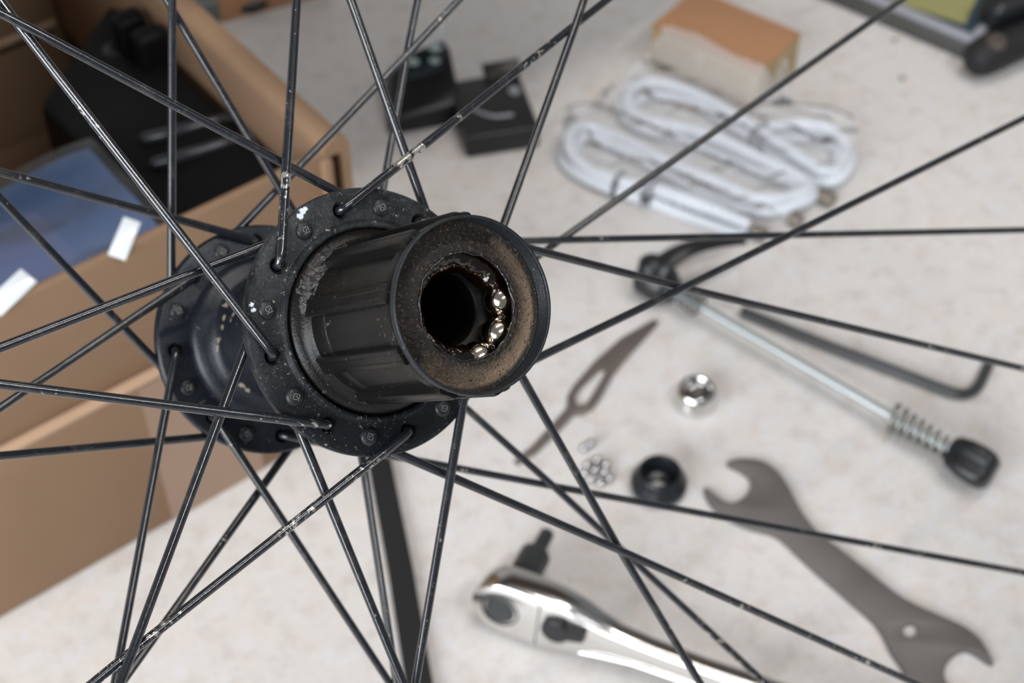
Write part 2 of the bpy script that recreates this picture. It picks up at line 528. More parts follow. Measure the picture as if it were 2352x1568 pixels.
# freehub body
fh = [(19.75, -1.25), (19.75, .3), (19.3, .9), (18.2, 1.6), (17.3, 2.0), (16.8, 3.0), (16.2, 3.6), (16.1, 8.8), (15.8, 9.2), (15.7, 9.4), (15.7, L_FH - 6.0), (16.85, L_FH - 5.4), (16.85, L_FH - 2.9),
      (16.9, L_FH - 2.6), (17.0, L_FH - 2.3), (17.1, L_FH - 1.9), (17.2, L_FH - 1.5)]
free = MB().lathe(fh, 128).build('freehub_body', M_FREE, wheel, smooth=40)
lip = [(17.2, L_FH - 1.5), (17.2, L_FH - .3), (17.1, L_FH - .06), (16.95, L_FH), (16.75, L_FH), (16.62, L_FH - .08), (16.55, L_FH - .35)]
for i in range(7):
    z = L_FH - .6 - i * .5
    lip += [(16.5, z), (16.62, z - .25)]
lip += [(16.5, L_FH - 4.3)]
MB().lathe(lip, 128).build('lip', M_LIP, free, smooth=50)
seal = [(16.52, L_FH - 4.0), (15.9, L_FH - 4.3), (15.6, L_FH - 4.45), (15.0, L_FH - 4.35), (14.0, L_FH - 3.9), (13.0, L_FH - 3.45), (12.0, L_FH - 3.1), (11.2, L_FH - 2.85), (10.7, L_FH - 2.8), (10.4, L_FH - 3.0), (10.3, L_FH - 3.5)]
sl = MB().lathe(seal, 220)
for p in sl.v:
    q = Vector((p.x, p.y, p.z))
    rr = math.hypot(p.x, p.y)
    w = min(1, max(0, (15.9 - rr) / .8))
    nz = noise.noise(q * 1.1) * .5 + noise.noise(q * .42) * .6
    p.z += .28 * w * nz
sl.build('dust_ring', M_GRIME, free, smooth=60)
race = [(10.3, L_FH - 3.5), (11.6, L_FH - 4.4), (13.2, L_FH - 5.8), (14.0, L_FH - 8.2), (13.5, L_FH - 10.2), (12, L_FH - 11.5), (9.9, L_FH - 12.0), (7.6, L_FH - 12.3), (7.2, L_FH - 13), (7.2, L_FH - 38), (0, L_FH - 38)]
MB().lathe(race, 72).build('bearing_race', M_DARKBORE, free, smooth=60)
ball0 = None
RB, ZB = 10.8, L_FH - 8.2
for k in range(10):
    a = -1.40 + k * 2 * PI / 10
    if ball0 is None:
        s = [(3.36 * math.sin(t), -3.36 * math.cos(t)) for t in [PI * i / 20 for i in range(21)]]
        ball0 = MB().lathe(s, 32).build('bearing_ball', M_BALL, free, smooth=80)
        o = ball0
    else:
        o = ball0.copy(); C.objects.link(o)
    o.matrix_local = Matrix.Translation(pol(RB, a, ZB) * MM)
gr = MB()
seg_u, seg_v = 180, 20
vs, fs = [], []
for i in range(seg_u):
    a = 2 * PI * i / seg_u
    ph = (a + 1.40) / (2 * PI / 10)
    gap = .5 - .5 * math.cos(2 * PI * ph)                    # 1 between two balls
    cw = math.degrees(-a) % 360
    bare = max(0, min(1, (cw - 56) / 12)) * max(0, min(1, (166 - cw) / 12))
    for j in range(seg_v):
        t = 2 * PI * j / seg_v
        q = pol(RB, a, ZB) + pol(1, a, 0) * (2.2 * math.cos(t)) + Vector((0, 0, 2.2 * math.sin(t)))
        k = (.30 + .62 * gap ** 3) * bare + 1.62 * (1 - bare) + .16 * noise.noise(q * .55)
        vs.append(pol(RB, a, ZB - .3) + pol(1, a, 0) * (2.3 * k * math.cos(t) + .5 * bare) + Vector((0, 0, 2.3 * k * math.sin(t))))
for i in range(seg_u):
    for j in range(seg_v):
        k, l = (i + 1) % seg_u, (j + 1) % seg_v
        fs.append((i * seg_v + j, k * seg_v + j, k * seg_v + l, i * seg_v + l))
gr.add(vs, fs)
gr.build('grease', M_GREASE, free, smooth=80)
# wet bead of grease round the mouth of the bore
bead = MB()
pts = []
for i in range(120):
    a = 2 * PI * i / 120
    pts.append(pol(10.35 + .12 * math.sin(7 * a) + .1 * math.sin(17 * a + 1), a, L_FH - 3.0 + .1 * math.sin(11 * a)))
bead.tube(pts + pts[:1], [.26 + .14 * noise.noise(p * .8) for p in pts + pts[:1]], 8, False)
bead.build('grease_bead', simple('black_grease', (.006, .005, .004), .10, spec=.7, bump=(1200, .0004, .7)), free, smooth=80)

# black sludge caked on the shoulder
M_SLUDGE = simple('black_sludge', (.010, .010, .012), .16, spec=.6, bump=(1600, .0006, .9), var=(500, .6, (.05, .042, .034)))
vs, fs = [], []
na, nr = 70, 16
for i in range(na + 1):
    a = math.radians(24 + 62 * i / na)
    for j in range(nr + 1):
        t = j / nr
        r = 19.4 - 3.4 * t
        z = 1.0 + 3.0 * t ** 1.6
        q = pol(r, a, z)
        w = math.sin(PI * i / na) ** .5 * math.sin(PI * t) ** .6
        h = w * (.25 + .9 * max(0, noise.noise(q * .9) * .7 + noise.noise(q * 2.1) * .4 + .15))
        vs.append(pol(r + h * .5, a, z + h * .8 - .25))
for i in range(na):
    for j in range(nr):
        k = i * (nr + 1) + j
        fs.append((k, k + nr + 1, k + nr + 2, k + 1))
MB().add(vs, fs).build('sludge', M_SLUDGE, free, smooth=80)

# splines: one block turned nine times round the body
sp = MB()
def spl(a, r, z): return pol(r, a, z)
hw = math.radians(6.3)
zs = [(2.6, .1, 15.0), (4.6, .86, 15.0), (4.9, 1.0, 15.0), (L_FH - 6.6, 1.0, 15.0), (L_FH - 5.4, 1.0, 16.75), (L_FH - 3.0, 1.0, 16.75), (L_FH - 2.2, .88, 16.75)]
rings = []
for z, k, bot in zs:
    top = 15.9 + 2.25 * k
    ring = [(-hw * 1.12, bot), (-hw * 1.06, bot + .4), (-hw * .98, top - .25), (-hw * .86, top), (-hw * .42, top + .02), (-hw * .32, top - .12 * k), (hw * .32, top - .12 * k), (hw * .42, top + .02),
            (hw * .86, top), (hw * .98, top - .25), (hw * 1.06, bot + .4), (hw * 1.12, bot)]
    rings.append([spl(a, r, z) for a, r in ring])
n = len(rings[0])
vs = [p for r in rings for p in r]
fs = [tuple(range(n))[::-1], tuple((len(rings) - 1) * n + k for k in range(n))]
for i in range(len(rings) - 1):
    for k in range(n - 1): fs.append((i * n + k, i * n + k + 1, (i + 1) * n + k + 1, (i + 1) * n + k))
    fs.append((i * n + n - 1, i * n, (i + 1) * n, (i + 1) * n + n - 1))
sp.add(vs, fs)
sp0 = None
for k in range(9):
    a = -math.radians(37 + 40 * k)
    if sp0 is None: sp0 = o = sp.build('spline', M_FREE, free, smooth=30)
    else:
        o = sp0.copy(); C.objects.link(o)
    o.matrix_local = Matrix.Rotation(a, 4, 'Z')

# ---- spokes
DL = {'NO': 1.172, 'NI': 1.171, 'FI': 1.168, 'FO': 1.181}
EPS = {('NO', 0): 0., ('NO', 2): .004, ('NO', 4): .023, ('NO', 6): .0095, ('NO', 8): .009, ('NO', 10): -.0145, ('NO', 12): -.008, ('NO', 14): -.011,
       ('NI', 1): -.012, ('NI', 3): .001, ('NI', 5): .017, ('NI', 7): .0185, ('NI', 9): .005, ('NI', 11): -.0005, ('NI', 13): -.0165, ('NI', 15): -.0275,
       ('FI', 0): .009, ('FI', 2): .002, ('FI', 4): -.025, ('FI', 6): -.0185, ('FI', 8): -.001, ('FI', 10): .0015, ('FI', 12): .0215, ('FI', 14): .021,
       ('FO', 1): -.007, ('FO', 3): -.005, ('FO', 5): -.0175, ('FO', 7): .0105, ('FO', 9): .0005, ('FO', 11): .019, ('FO', 13): -.0045, ('FO', 15): .0005}
geo = {}
for (fam, k), ep in EPS.items():
    near = fam[0] == 'N'
    an = (PH1 if near else PH2) + k * PI / 8
    rp = RP1 if near else RP2
    sgn = -1 if fam in ('NO', 'FO') else 1
    zface = {'NO': 0., 'NI': -T_FL, 'FI': -D, 'FO': -D - T_FL}[fam]
    out = 1 if fam in ('NO', 'FI') else -1
    zh = zface + out * 1.2
    A = pol(rp, an, zh)
    B = pol(R_RIM, an + sgn * DL[fam] + ep, Z_RIM + (2.5 if near else -2.5))
    geo[fam, k] = dict(an=an, rp=rp, zface=zface, out=out, A=A, B=B, cross=None)
def cross2(p, q):
    a, b_, c, d = p['A'].xy, p['B'].xy, q['A'].xy, q['B'].xy
    r, s = b_ - a, d - c
    den = r.x * s.y - r.y * s.x
    if abs(den) < 1e-6: return None
    t = ((c - a).x * s.y - (c - a).y * s.x) / den
    u = ((c - a).x * r.y - (c - a).y * r.x) / den
    return (t, u) if 0 < t < .95 and 0 < u < .95 else None
for outer, inner, sg in (('NO', 'NI', 1), ('FO', 'FI', -1)):
    for (fam, k), g in geo.items():
        if fam != outer: continue
        best = None
        for (f2, k2), h in geo.items():
            if f2 != inner: continue
            x = cross2(g, h)
            if x and (best is None or x[0] > best[0]): best = (x[0], x[1], h)
        if best:
            t, u, h = best
            zm = (g['A'].lerp(g['B'], t).z + h['A'].lerp(h['B'], u).z) / 2
            g['cross'] = (t, zm - sg * .95)
            h['cross'] = (u, zm + sg * .95)

def head_mesh():
    m = MB().lathe([(1.95, -.1), (1.95, .2), (1.85, .48), (1.6, .72), (1.3, .82), (.7, .87), (0, .88)], 24)
    # stamped maker's mark: a square spiral with two ticks, standing proud
    S = [((-.62, .30), (-.62, -.62)), ((-.62, -.62), (.55, -.62)), ((.55, -.62), (.55, .22)), ((.55, .22), (-.18, .22)), ((-.18, .22), (-.18, -.22)), ((-.62, .62), (.62, .62)), ((.18, .22), (.18, .62))]
    for p, q in S:
        c = ((p[0] + q[0]) / 2, (p[1] + q[1]) / 2, .86)
        m.box(c, (abs(p[0] - q[0]) + .17, abs(p[1] - q[1]) + .17, .30))
    return m
head_proto = None
for (fam, k), g in geo.items():
    A, B, out, zf = g['A'], g['B'], g['out'], g['zface']
    d = (B - A).normalized()
    hole = pol(g['rp'], g['an'], 0)
    p0 = Vector((hole.x, hole.y, zf - out * 2.9)); p1 = Vector((hole.x, hole.y, zf - out * .5))
    ctl = Vector((hole.x, hole.y, zf + out * 1.25)); p2 = A + d * 3.2
    pts = [p0, p1]
    for i in range(1, 9):
        t = i / 8
        pts.append((1 - t) ** 2 * p1 + 2 * t * (1 - t) * ctl + t * t * p2)
    L = (B - A).length
    ts = [8, 14, 20, 30, 45, 60]
    if g['cross']:
        t, zc = g['cross']
        X = A.lerp(B, t); X.z = zc
        for s in ts:
            if s < t * L * .9: pts.append(A.lerp(X, s / (t * L)))
        pts += [X - (X - A).normalized() * 6, X.lerp(A, .004) , X + (B - X).normalized() * 6]
        Bs = X
    else:
        for s in ts: pts.append(A + d * s)
        Bs = A
    pts += [Bs.lerp(B, .5), Bs.lerp(B, .9), Bs.lerp(B, .91), B]
    rad = []
    for i, p in enumerate(pts):
        dist = (p - A).length
        rad.append(1.03 if dist < 22 else (.97 if dist > 40 else 1.03 - .06 * (dist - 22) / 18))
    rad[-1] = rad[-2] = 1.9                                    # the nipple at the rim
    s = MB().tube(pts, rad, 14).build('spoke', M_SPOKE_WORN if fam == 'NO' and k not in (0, 14) else M_SPOKE, wheel, smooth=50)
    # the head that keeps the spoke in its hole, on the other face of the flange
    hz = {'NO': -T_FL, 'NI': 0., 'FI': -D - T_FL, 'FO': -D}[fam]
    face = Vector((0, 0, -out))
    if head_proto is None: head_proto = h = head_mesh().build('spoke_head', M_HEAD, s, smooth=30)
    else:
        h = head_proto.copy(); C.objects.link(h); h.parent = s
    rz = Matrix.Rotation(g['an'] + PI / 2 + random.uniform(-1.2, 1.2), 4, 'Z')
    flip = Matrix.Identity(4) if out < 0 else Matrix.Rotation(PI, 4, 'X')
    h.matrix_local = Matrix.Translation(Vector((hole.x, hole.y, hz)) * MM) @ rz @ flip

# ------------------------------------------------------------------ open cardboard box
U = Vector((.78692112, .61705361, 0)); Nn = Vector((-.61705361, .78692112, 0)); K = Vector((-57.96, 419.03, 0))
BM = Matrix(((U.x, Nn.x, 0, K.x * MM), (U.y, Nn.y, 0, K.y * MM), (0, 0, 1, 0), (0, 0, 0, 1)))
bx = thing('cardboard_box', 'large open brown cardboard box behind the hub on the left', 'box', mat=BM)
BW, BD, BH = 205, 250, 142
def panel(name, x0, x1, y0, y1, z0, z1, m=None, bev=.8): return MB().box(((x0 + x1) / 2, (y0 + y1) / 2, (z0 + z1) / 2), (x1 - x0, y1 - y0, z1 - z0)).build(name, m or M_CARD, bx, bevel=bev)
panel('bottom_panel', -BW, -2, 1, BD, 0, 3.2)
panel('front_panel', -BW, -6.5, 4.6, 8.4, 60, 138, bev=1.4)
panel('front_flap', -BW, -6.5, 0, 4.2, 0, 80, M_CARD, 1.2)
panel('flap_edge', -BW, -6.5, -.3, 4.4, 78.4, 80.6, M_CARD_LIT, .9)
panel('corner_fold', -9.5, -5.0, 2.0, 8.2, 60, 136, M_CARD, 1.5)
rp = [(3.0, 0), (3.0, BH - 4), (2.0, BH - 1), (-.8, BH), (-4.4, BH), (-7.2, BH - 1.2), (-8.2, BH - 4.5), (-8.2, 60), (-5.6, 60), (-5.4, BH - 6), (-.6, BH - 6), (-.4, 0)]
def prism(prof, y0, y1):
    n = len(prof)
    vs = [(x, y0, z) for x, z in prof] + [(x, y1, z) for x, z in prof]
    fs = [(i, (i + 1) % n, n + (i + 1) % n, n + i) for i in range(n)] + [tuple(range(n))[::-1], tuple(range(n, 2 * n))]
    return MB().add(vs, fs)
prism(rp, 4.0, BD).build('side_panel', M_CARD, bx, smooth=50)
panel('side_panel', -BW - 4, -BW, 0, BD, 0, BH)
panel('shade_flap', -BW - 4.2, -BW - .4, 2, BD - 2, BH, BH + 105)  # upright flap added out of view to keep light off the box interior
panel('back_panel', -BW, -1, BD - 4, BD, 0, BH)
panel('inner_flap', -BW + 2, -11, BD - 9.5, BD - 4.3, 66, BH - 1)
panel('inner_flap_edge', -BW + 2, -11, BD - 10, BD - 4.3, 62, 66.2, M_CARD_LIT)
panel('packing_tape', -96, -54, -.30, -.02, 0, 78, M_TAPE, 0)['label'] = 'shiny strip of packing tape'

# things in the box
cs = thing('moulded_case', 'black moulded plastic case with ridges inside the open cardboard box', 'case', mat=BM)
def rbox(c, s, bev, seg=4, name='body', m=M_CASE, par=None, rot=None): return MB().box(c, s, rot).build(name, m, par, bevel=bev, seg=seg, smooth=60)
MB().hexa([(-62, 13, 3.8), (-11, 13, 3.8), (-11, 168, 3.8), (-66, 130, 3.8)], [(-61, 15, 112), (-10.5, 15, 118), (-10.5, 166, 118), (-64, 128, 112)]).build('body', M_CASE, cs, bevel=5, seg=4, smooth=60)
for (p, q) in (((321, 322), (545, 268)), ((344, 380), (560, 318))):
    a, b_ = BM.inverted() @ (spot(*p, 115) * MM) / MM, BM.inverted() @ (spot(*q, 116) * MM) / MM
    MB().tube([a.lerp(b_, t) for t in (0, .04, .5, .96, 1)], [1.0, 2.6, 2.6, 2.6, 1.0], 12).build('ridge', M_RIDGE, cs, smooth=60)
a = BM.inverted() @ (spot(285, 125, 112) * MM) / MM
MB().lathe([(0, 0), (9, 0), (9.5, 1), (9.5, 5), (8, 7), (5, 7.5), (4.5, 5), (0, 5)], 32, M=Matrix.Translation((a.x, a.y, 109))).build('cap', M_BLACK, cs, smooth=50)
for px, py in ((283, 62), (400, 95)):
    a = BM.inverted() @ (spot(px, py, 122) * MM) / MM
    MB().box((min(a.x, -17), min(a.y, 150 if px > 300 else 132), 104), (13, 10, 56)).build('lug', M_CASE, cs, bevel=3, seg=3, smooth=60)

# glossy printed sleeve lying over the front of the box
sv = thing('plastic_sleeve', 'glossy blue printed plastic sleeve lying in the open cardboard box', 'sleeve', mat=BM)
def sheet(name, m, x0, x1, y0, y1, zf, nx=40, ny=24, par=None, thick=0.0):
    vs, fs = [], []
    for i in range(nx + 1):
        for j in range(ny + 1):
            x, y = x0 + (x1 - x0) * i / nx, y0 + (y1 - y0) * j / ny
            vs.append((x, y, zf(x, y)))
    for i in range(nx):
        for j in range(ny):
            k = i * (ny + 1) + j
            fs.append((k, k + ny + 1, k + ny + 2, k + 1))
    if thick:
        nb = len(vs)
        vs += [(x, y, z - thick) for x, y, z in vs]
        fs += [tuple(nb + i for i in f[::-1]) for f in fs]
        rim = [j for j in range(ny + 1)] + [i * (ny + 1) + ny for i in range(1, nx + 1)] + [nx * (ny + 1) + j for j in range(ny - 1, -1, -1)] + [i * (ny + 1) for i in range(nx - 1, 0, -1)]
        for a, b_ in zip(rim, rim[1:] + rim[:1]): fs.append((a, b_, nb + b_, nb + a))
    return MB().add(vs, fs).build(name, m, par, smooth=80)
def z_sl(x, y): return 123.5 + 1.2 * math.sin(x * .11 + y * .05) + .6 * math.sin(y * .2) + 9.0 * max(0, (22 - y) / 22) ** 2
sheet('printed_sheet', M_BLUE, -198, -66, 10, 76, z_sl, par=sv, thick=5)
sheet('printed_band', M_BLUE2, -198, -96, 22, 58, lambda x, y: z_sl(x, y) + .5, par=sv, thick=.4)
def z_film(x, y): return z_sl(x, y) + 2.2 + .5 * noise.noise(Vector((x * .04, y * .04, 3))) + (4 * math.exp(-((x + 88) / 8) ** 2) * math.exp(-((y - 12) / 12) ** 2))
sheet('film', M_FILM_BLUE, -201, -63, 9.2, 79, z_film, 90, 50, par=sv)
M_HILITE = simple('white_highlight', (.80, .84, .88), .15, spec=.8)  # white that paints the highlights on the sleeve film
for (x, y, wx, hz, tilt) in ((271, 550, 6.0, 20, -.87), (16, 676, 7, 22, -1.25)):
    a = BM.inverted() @ (spot(x, y, 134) * MM) / MM
    MB().box((a.x, 7.6, 139.4), (wx, hz * .75, .8), Matrix.Rotation(.42, 3, 'X') @ Matrix.Rotation(tilt, 3, 'Z')).build('highlight_tab', M_HILITE, sv, bevel=.2)  # small tabs standing in for highlights on the film
MB().hexa([(-198, 10, 3.6), (-69, 10, 3.6), (-69, 74, 3.6), (-200, 74, 3.6)], [(-200, 10, 117), (-69, 10, 117), (-69, 74, 117), (-200, 74, 117)]).build('packed_stack', M_BLUE2, sv, bevel=1)

# ------------------------------------------------------------------ black strap on the worktop
def ground_poly(pts, z): return [spot(x, y, z).xy for x, y in pts]
st = thing('black_bar', 'flat matt black bar on the worktop under the hub', 'bar', spot(900, 1300))
ol = [spot(x, y, 3).xy - spot(900, 1300).xy for x, y in ((838, 1000), (884, 1000), (900, 1080), (945, 1300), (994, 1585), (1010, 1680), (955, 1680), (938, 1585), (893, 1300), (852, 1080))]
plate('bar', [ol], 3.0, M_BLACKMATT, st, .6)

# ------------------------------------------------------------------ quick-release skewer
def basis(P, xdir, up=Vector((0, 0, 1))):
    x = Vector(xdir).normalized(); y = up.cross(x).normalized(); z = x.cross(y)
    return Matrix(((x.x, y.x, z.x, P[0] * MM), (x.y, y.y, z.y, P[1] * MM), (x.z, y.z, z.z, P[2] * MM), (0, 0, 0, 1)))
HZ = 9.0
a, b_ = spot(1512, 648, HZ), spot(2232, 1062, HZ)
sk = thing('quick_release_skewer', 'silver quick-release skewer with black lever and cone spring on the worktop', 'skewer', mat=basis(a, b_ - a))
LS = (b_ - a).length
AXX = Matrix.Rotation(PI / 2, 4, 'Y')            # lathe axis z -> local x
MB().tube([(4, 0, 0), (LS - 3, 0, 0)], 2.15, 24).build('rod', M_ZINC, sk)
MB().lathe([(0, -9), (7, -9), (8.6, -7.5), (8.9, -5), (8.9, 4), (8.2, 5.5), (6, 6), (6, 9), (4.2, 9.5), (0, 9.5)], 40, M=AXX).build('lever_cap', M_BLACK, sk)
lv = spot(1700, 545, 16) - a
lvl = sk.matrix_world.to_3x3().inverted() @ lv
pts = curve_pts([(0, 0, 7.5), Vector((0, 0, 11)) + lvl * .10, Vector((0, 0, 13.5)) + Vector((lvl.x, lvl.y, 0)) * .35, Vector((lvl.x * .7, lvl.y * .7, 10)), Vector((lvl.x * 1.05, lvl.y * 1.05, 4))], 5)
MB().tube(pts, [6.0 - 3.2 * (i / (len(pts) - 1)) for i in range(len(pts))], 14, flat=.5).build('lever', M_BLACK, sk, smooth=60)
MB().tube([(-4, 0, -3), (-4, 0, 9.5), (-4, 0, 12)], [6.5, 6.2, 3.5], 20).build('cam_knob', M_BLACK, sk, smooth=50)
def coil(x0, x1, r0, r1, turns, wire):
    return MB().tube([(x0 + (x1 - x0) * t / 120, (r0 + (r1 - r0) * t / 120) * math.cos(turns * 2 * PI * t / 120), (r0 + (r1 - r0) * t / 120) * math.sin(turns * 2 * PI * t / 120)) for t in range(121)], wire, 8)
coil(LS - 37, LS - 8, 5.6, 3.4, 7.5, 1.0).build('spring', M_SPRING, sk, smooth=60)
coil(12, 24, 3.6, 5.4, 3.5, .6).build('spring', M_BLACKMETAL, sk, smooth=60)
MB().lathe([(0, -10), (5.2, -10), (7.2, -8), (8.4, -3), (8.8, 3), (8.2, 7), (6.2, 9.3), (0, 9.6)], 60, M=Matrix.Translation((LS, 0, 0)) @ AXX,
           r_of=lambda a, z: 1 + .13 * math.cos(4 * a + .6)).build('nut', M_BLACK, sk, smooth=60)

# ------------------------------------------------------------------ hex key
p = [spot(x, y, 2.6) for x, y in ((1703, 714), (1900, 793), (2100, 868), (2165, 893), (2205, 904), (2232, 900), (2250, 880), (2262, 855), (2272, 832))]
hk = thing('hex_key', 'black L-shaped hex key lying beyond the silver skewer', 'hex key', (p[1].x, p[1].y, 0))
q = [v - Vector((p[1].x, p[1].y, 0)) for v in p]
MB().tube([q[0], q[1], q[2]] + curve_pts(q[2:], 5)[1:], 2.35, 6).build('bent_bar', M_BLACKMETAL, hk, smooth=20)

# ------------------------------------------------------------------ tweezers
o0 = spot(1340, 900)
tw = thing('tweezers', 'slim steel cross-action tweezers with open eye beside the freehub', 'tweezers', o0)
def flat(pts, z): return [spot(x, y, z).xy - o0.xy for x, y in pts]
plate('blade', [flat([(1503, 733), (1510, 741), (1442, 815), (1406, 860), (1378, 912), (1360, 937), (1338, 950), (1318, 949), (1282, 987), (1232, 1037), (1190, 1064), (1182, 1056), (1224, 1022), (1270, 972), (1303, 935), (1304, 908), (1320, 882), (1368, 828), (1428, 775)], 1.6),
                flat([(1319, 908), (1334, 888), (1376, 848), (1394, 843), (1387, 862), (1362, 905), (1347, 927), (1325, 931)], 1.6)], 1.6, simple('dull_tweezer_steel', (.20, .17, .155), .4, .6), tw, .3)

# ------------------------------------------------------------------ loose hub parts
c0 = spot(1597, 925)
cn = thing('cone_nut', 'small chrome ring nut standing between the freehub and hex key', 'nut', c0)
cn.scale = (1.07, 1.07, 1.07)
MB().lathe([(4.6, 0.0), (7.6, 0), (8.3, .7), (8.3, 3.6), (7.9, 4.2), (7.9, 7.2), (7.3, 8.4), (6.2, 9.2), (5.4, 9.2), (4.9, 8.6), (4.6, 7.6)], 56, closed=True).build('ring', M_CHROME, cn, smooth=35)
MB().lathe([(4.55, 1.2), (2.6, 1.2), (2.6, 5.6), (4.55, 5.6)], 40, closed=True).build('bushing', M_STEEL, cn, smooth=35)
c0 = spot(1512, 1120)
cp = thing('bearing_cup', 'black flanged bearing cup on the worktop near the small steel balls', 'cup', c0)
MB().lathe([(3.2, 0), (9.5, 0), (11.0, 1.2), (11.3, 2.4), (11.3, 5.0), (10.7, 6.0), (9.6, 7.6), (8.7, 10.4), (8.2, 11.0), (7.5, 11.0), (7.1, 10.4), (6.4, 6), (5.6, 3.0), (3.2, 2.4)], 64, closed=True).build('cup_body', simple('black_satin_steel', (.016, .018, .022), .30, .3), cp, smooth=35)
bl = None
spots = [((1343, 1027), 'left steel ball of the separate pair above the ball cluster'), ((1357, 1018), 'right steel ball of the separate pair above the ball cluster')]
clus = [(1350, 1067), (1371, 1056), (1393, 1066), (1367, 1078), (1390, 1083), (1345, 1086), (1358, 1098), (1381, 1108), (1401, 1097)]
where = ('upper left', 'topmost', 'upper right', 'central', 'inner right', 'leftmost', 'lower left', 'lowest', 'rightmost')
for i, (xy, lab) in enumerate(spots + [(c, n_ + ' steel ball of the huddle of nine beside the black cup') for c, n_ in zip(clus, where)]):
    R = 1.95
    c = spot(xy[0], xy[1], R)
    if bl is None:
        bl = o = MB().lathe([(R * math.sin(t), -R * math.cos(t)) for t in [PI * k / 14 for k in range(15)]], 24).build('steel_ball', M_STEEL, None, smooth=80)
    else:
        o = bl.copy(); C.objects.link(o)
    o.location = c * MM
    tag(o, lab, 'ball', 'loose steel bearing balls')

# ------------------------------------------------------------------ flat wrench
def zw(pts): return [(1580 + x / 2.861, 1020 + y / 2.861) for x, y in pts]
o0 = spot(1960, 1300)
wr = thing('flat_wrench', 'flat grey double-ended wrench lying at the lower right', 'wrench', o0)
out = zw([(262, 118), (310, 98), (400, 94), (500, 115), (575, 165), (630, 230), (690, 335), (740, 430), (800, 515), (870, 590), (1000, 685), (1150, 805), (1300, 925), (1420, 1012), (1560, 1082), (1700, 1142), (1830, 1205),
          (1925, 1285), (1985, 1390), (2003, 1430), (1960, 1410), (1900, 1368), (1830, 1340), (1760, 1362), (1705, 1420), (1680, 1490), (1692, 1550), (1730, 1600), (1800, 1650), (1760, 1700), (1660, 1700), (1560, 1650), (1480, 1570), (1410, 1450), (1345, 1360),
          (1290, 1250), (1230, 1160), (1100, 1045), (950, 915), (800, 785), (700, 690), (620, 615), (545, 575), (430, 545), (300, 495), (205, 435), (145, 370), (112, 300), (122, 288), (180, 330), (240, 372), (300, 385), (370, 352), (412, 292), (420, 240), (390, 190), (320, 150)])
sm = curve_pts([Vector((x, y, 0)) for x, y in out], 2, True)
hole = [(1580 + (1465 + 55 * math.cos(t)) / 2.861, 1020 + (1215 + 52 * math.sin(t)) / 2.861) for t in [2 * PI * k / 24 for k in range(24)]]
plate('wrench_body', [[spot(p.x, p.y, 2.6).xy - o0.xy for p in sm], [spot(x, y, 2.6).xy - o0.xy for x, y in hole]], 2.6, M_WRENCH, wr, .35)

# ------------------------------------------------------------------ ratchet, propped on its drive
hd = (spot(1720, 1592) - spot(1195, 1408)).normalized()
hd = (hd + Vector((0, 0, -.028))).normalized()
perp = Vector((hd.y, -hd.x, 0))                              # towards the viewer
BETA = math.radians(80)
zl = (Vector((0, 0, math.cos(BETA))) + perp * math.sin(BETA)).normalized()
yl = zl.cross(hd)
RT_Z = 12.5
hp = spot(1168, 1386, 14.4)
rt = thing('ratchet_wrench', 'chrome ratchet wrench propped on its drive bit at the bottom edge', 'ratchet',
           mat=Matrix(((hd.x, yl.x, zl.x, hp.x * MM), (hd.y, yl.y, zl.y, hp.y * MM), (hd.z, yl.z, zl.z, hp.z * MM), (0, 0, 0, 1))))
def sweep_flat(secs, m, name, parent, ns=20):
    """secs: (x, centre y, half width, z low, z high) - rounded slab sections along x"""
    vs, fs = [], []
    for (x, cy, hw_, z0, z1) in secs:
        for k in range(ns):
            t = 2 * PI * k / ns
            cx, sx = math.cos(t), math.sin(t)
            e = .32
            vs.append((x, cy + hw_ * math.copysign(abs(cx) ** e, cx), (z0 + z1) / 2 + (z1 - z0) / 2 * math.copysign(abs(sx) ** e, sx)))
    n = len(secs)
    for i in range(n - 1):
        for k in range(ns):
            l = (k + 1) % ns
            fs.append((i * ns + k, i * ns + l, (i + 1) * ns + l, (i + 1) * ns + k))
    fs += [tuple(range(ns))[::-1], tuple((n - 1) * ns + k for k in range(ns))]
    return MB().add(vs, fs).build(name, m, parent, smooth=50)
secs = []
R0 = 13.0
for i in range(15):
    x = -R0 + 13.0 * i / 14
    secs.append((x, 0, max(2.0, math.sqrt(max(0, R0 * R0 - x * x))), -8.2 + 1.2 * (1 - i / 14) ** 3, 5 - 1.2 * (1 - i / 14) ** 3))
secs += [(6, 0, 13.2, -8.2, 5), (13, 0, 13.0, -8.2, 5), (20, 0, 12.4, -8, 4.8), (27, 0, 10.8, -7.2, 4.2), (34, 0, 8.6, -6, 3.4), (42, 0, 6.8, -5, 2.8), (55, 0, 5.9, -4.4, 2.4), (75, 0, 5.8, -4.2, 2.4), (95, 0, 6.6, -4.4, 2.6), (120, 0, 7.6, -4.8, 3), (160, 0, 8, -5, 3.2), (178, 0, 7.4, -4.8, 3), (182, 0, 4, -3, 1.5)]
sweep_flat(secs, M_CHROME, 'handle', rt)
MB().lathe([(0, 5.6), (5.2, 5.6), (5.6, 5.2), (5.6, 4.6), (6.6, 4.6), (6.6, 5.3), (7.0, 5.4), (7.4, 5.0), (7.4, 4.4)], 40, M=Matrix.Translation((-1.5, .5, 0))).build('centre_cap', M_BLACKMETAL, rt)
rv = MB().lathe([(0, 7.6), (4.6, 7.6), (5.3, 7), (5.5, 4.4)], 32, M=Matrix.Translation((20.5, 2.2, 0)))
rv.hexa([(20.5, -1.5, 4.9), (31.5, 1.2, 4.2), (31.5, 5.0, 4.2), (20.5, 7.0, 4.9)], [(20.5, -1.2, 7.4), (31, 1.5, 6.9), (31, 4.7, 6.9), (20.5, 6.6, 7.4)])
rv.build('reverse_lever', M_BLACK, rt, smooth=30, bevel=.0)
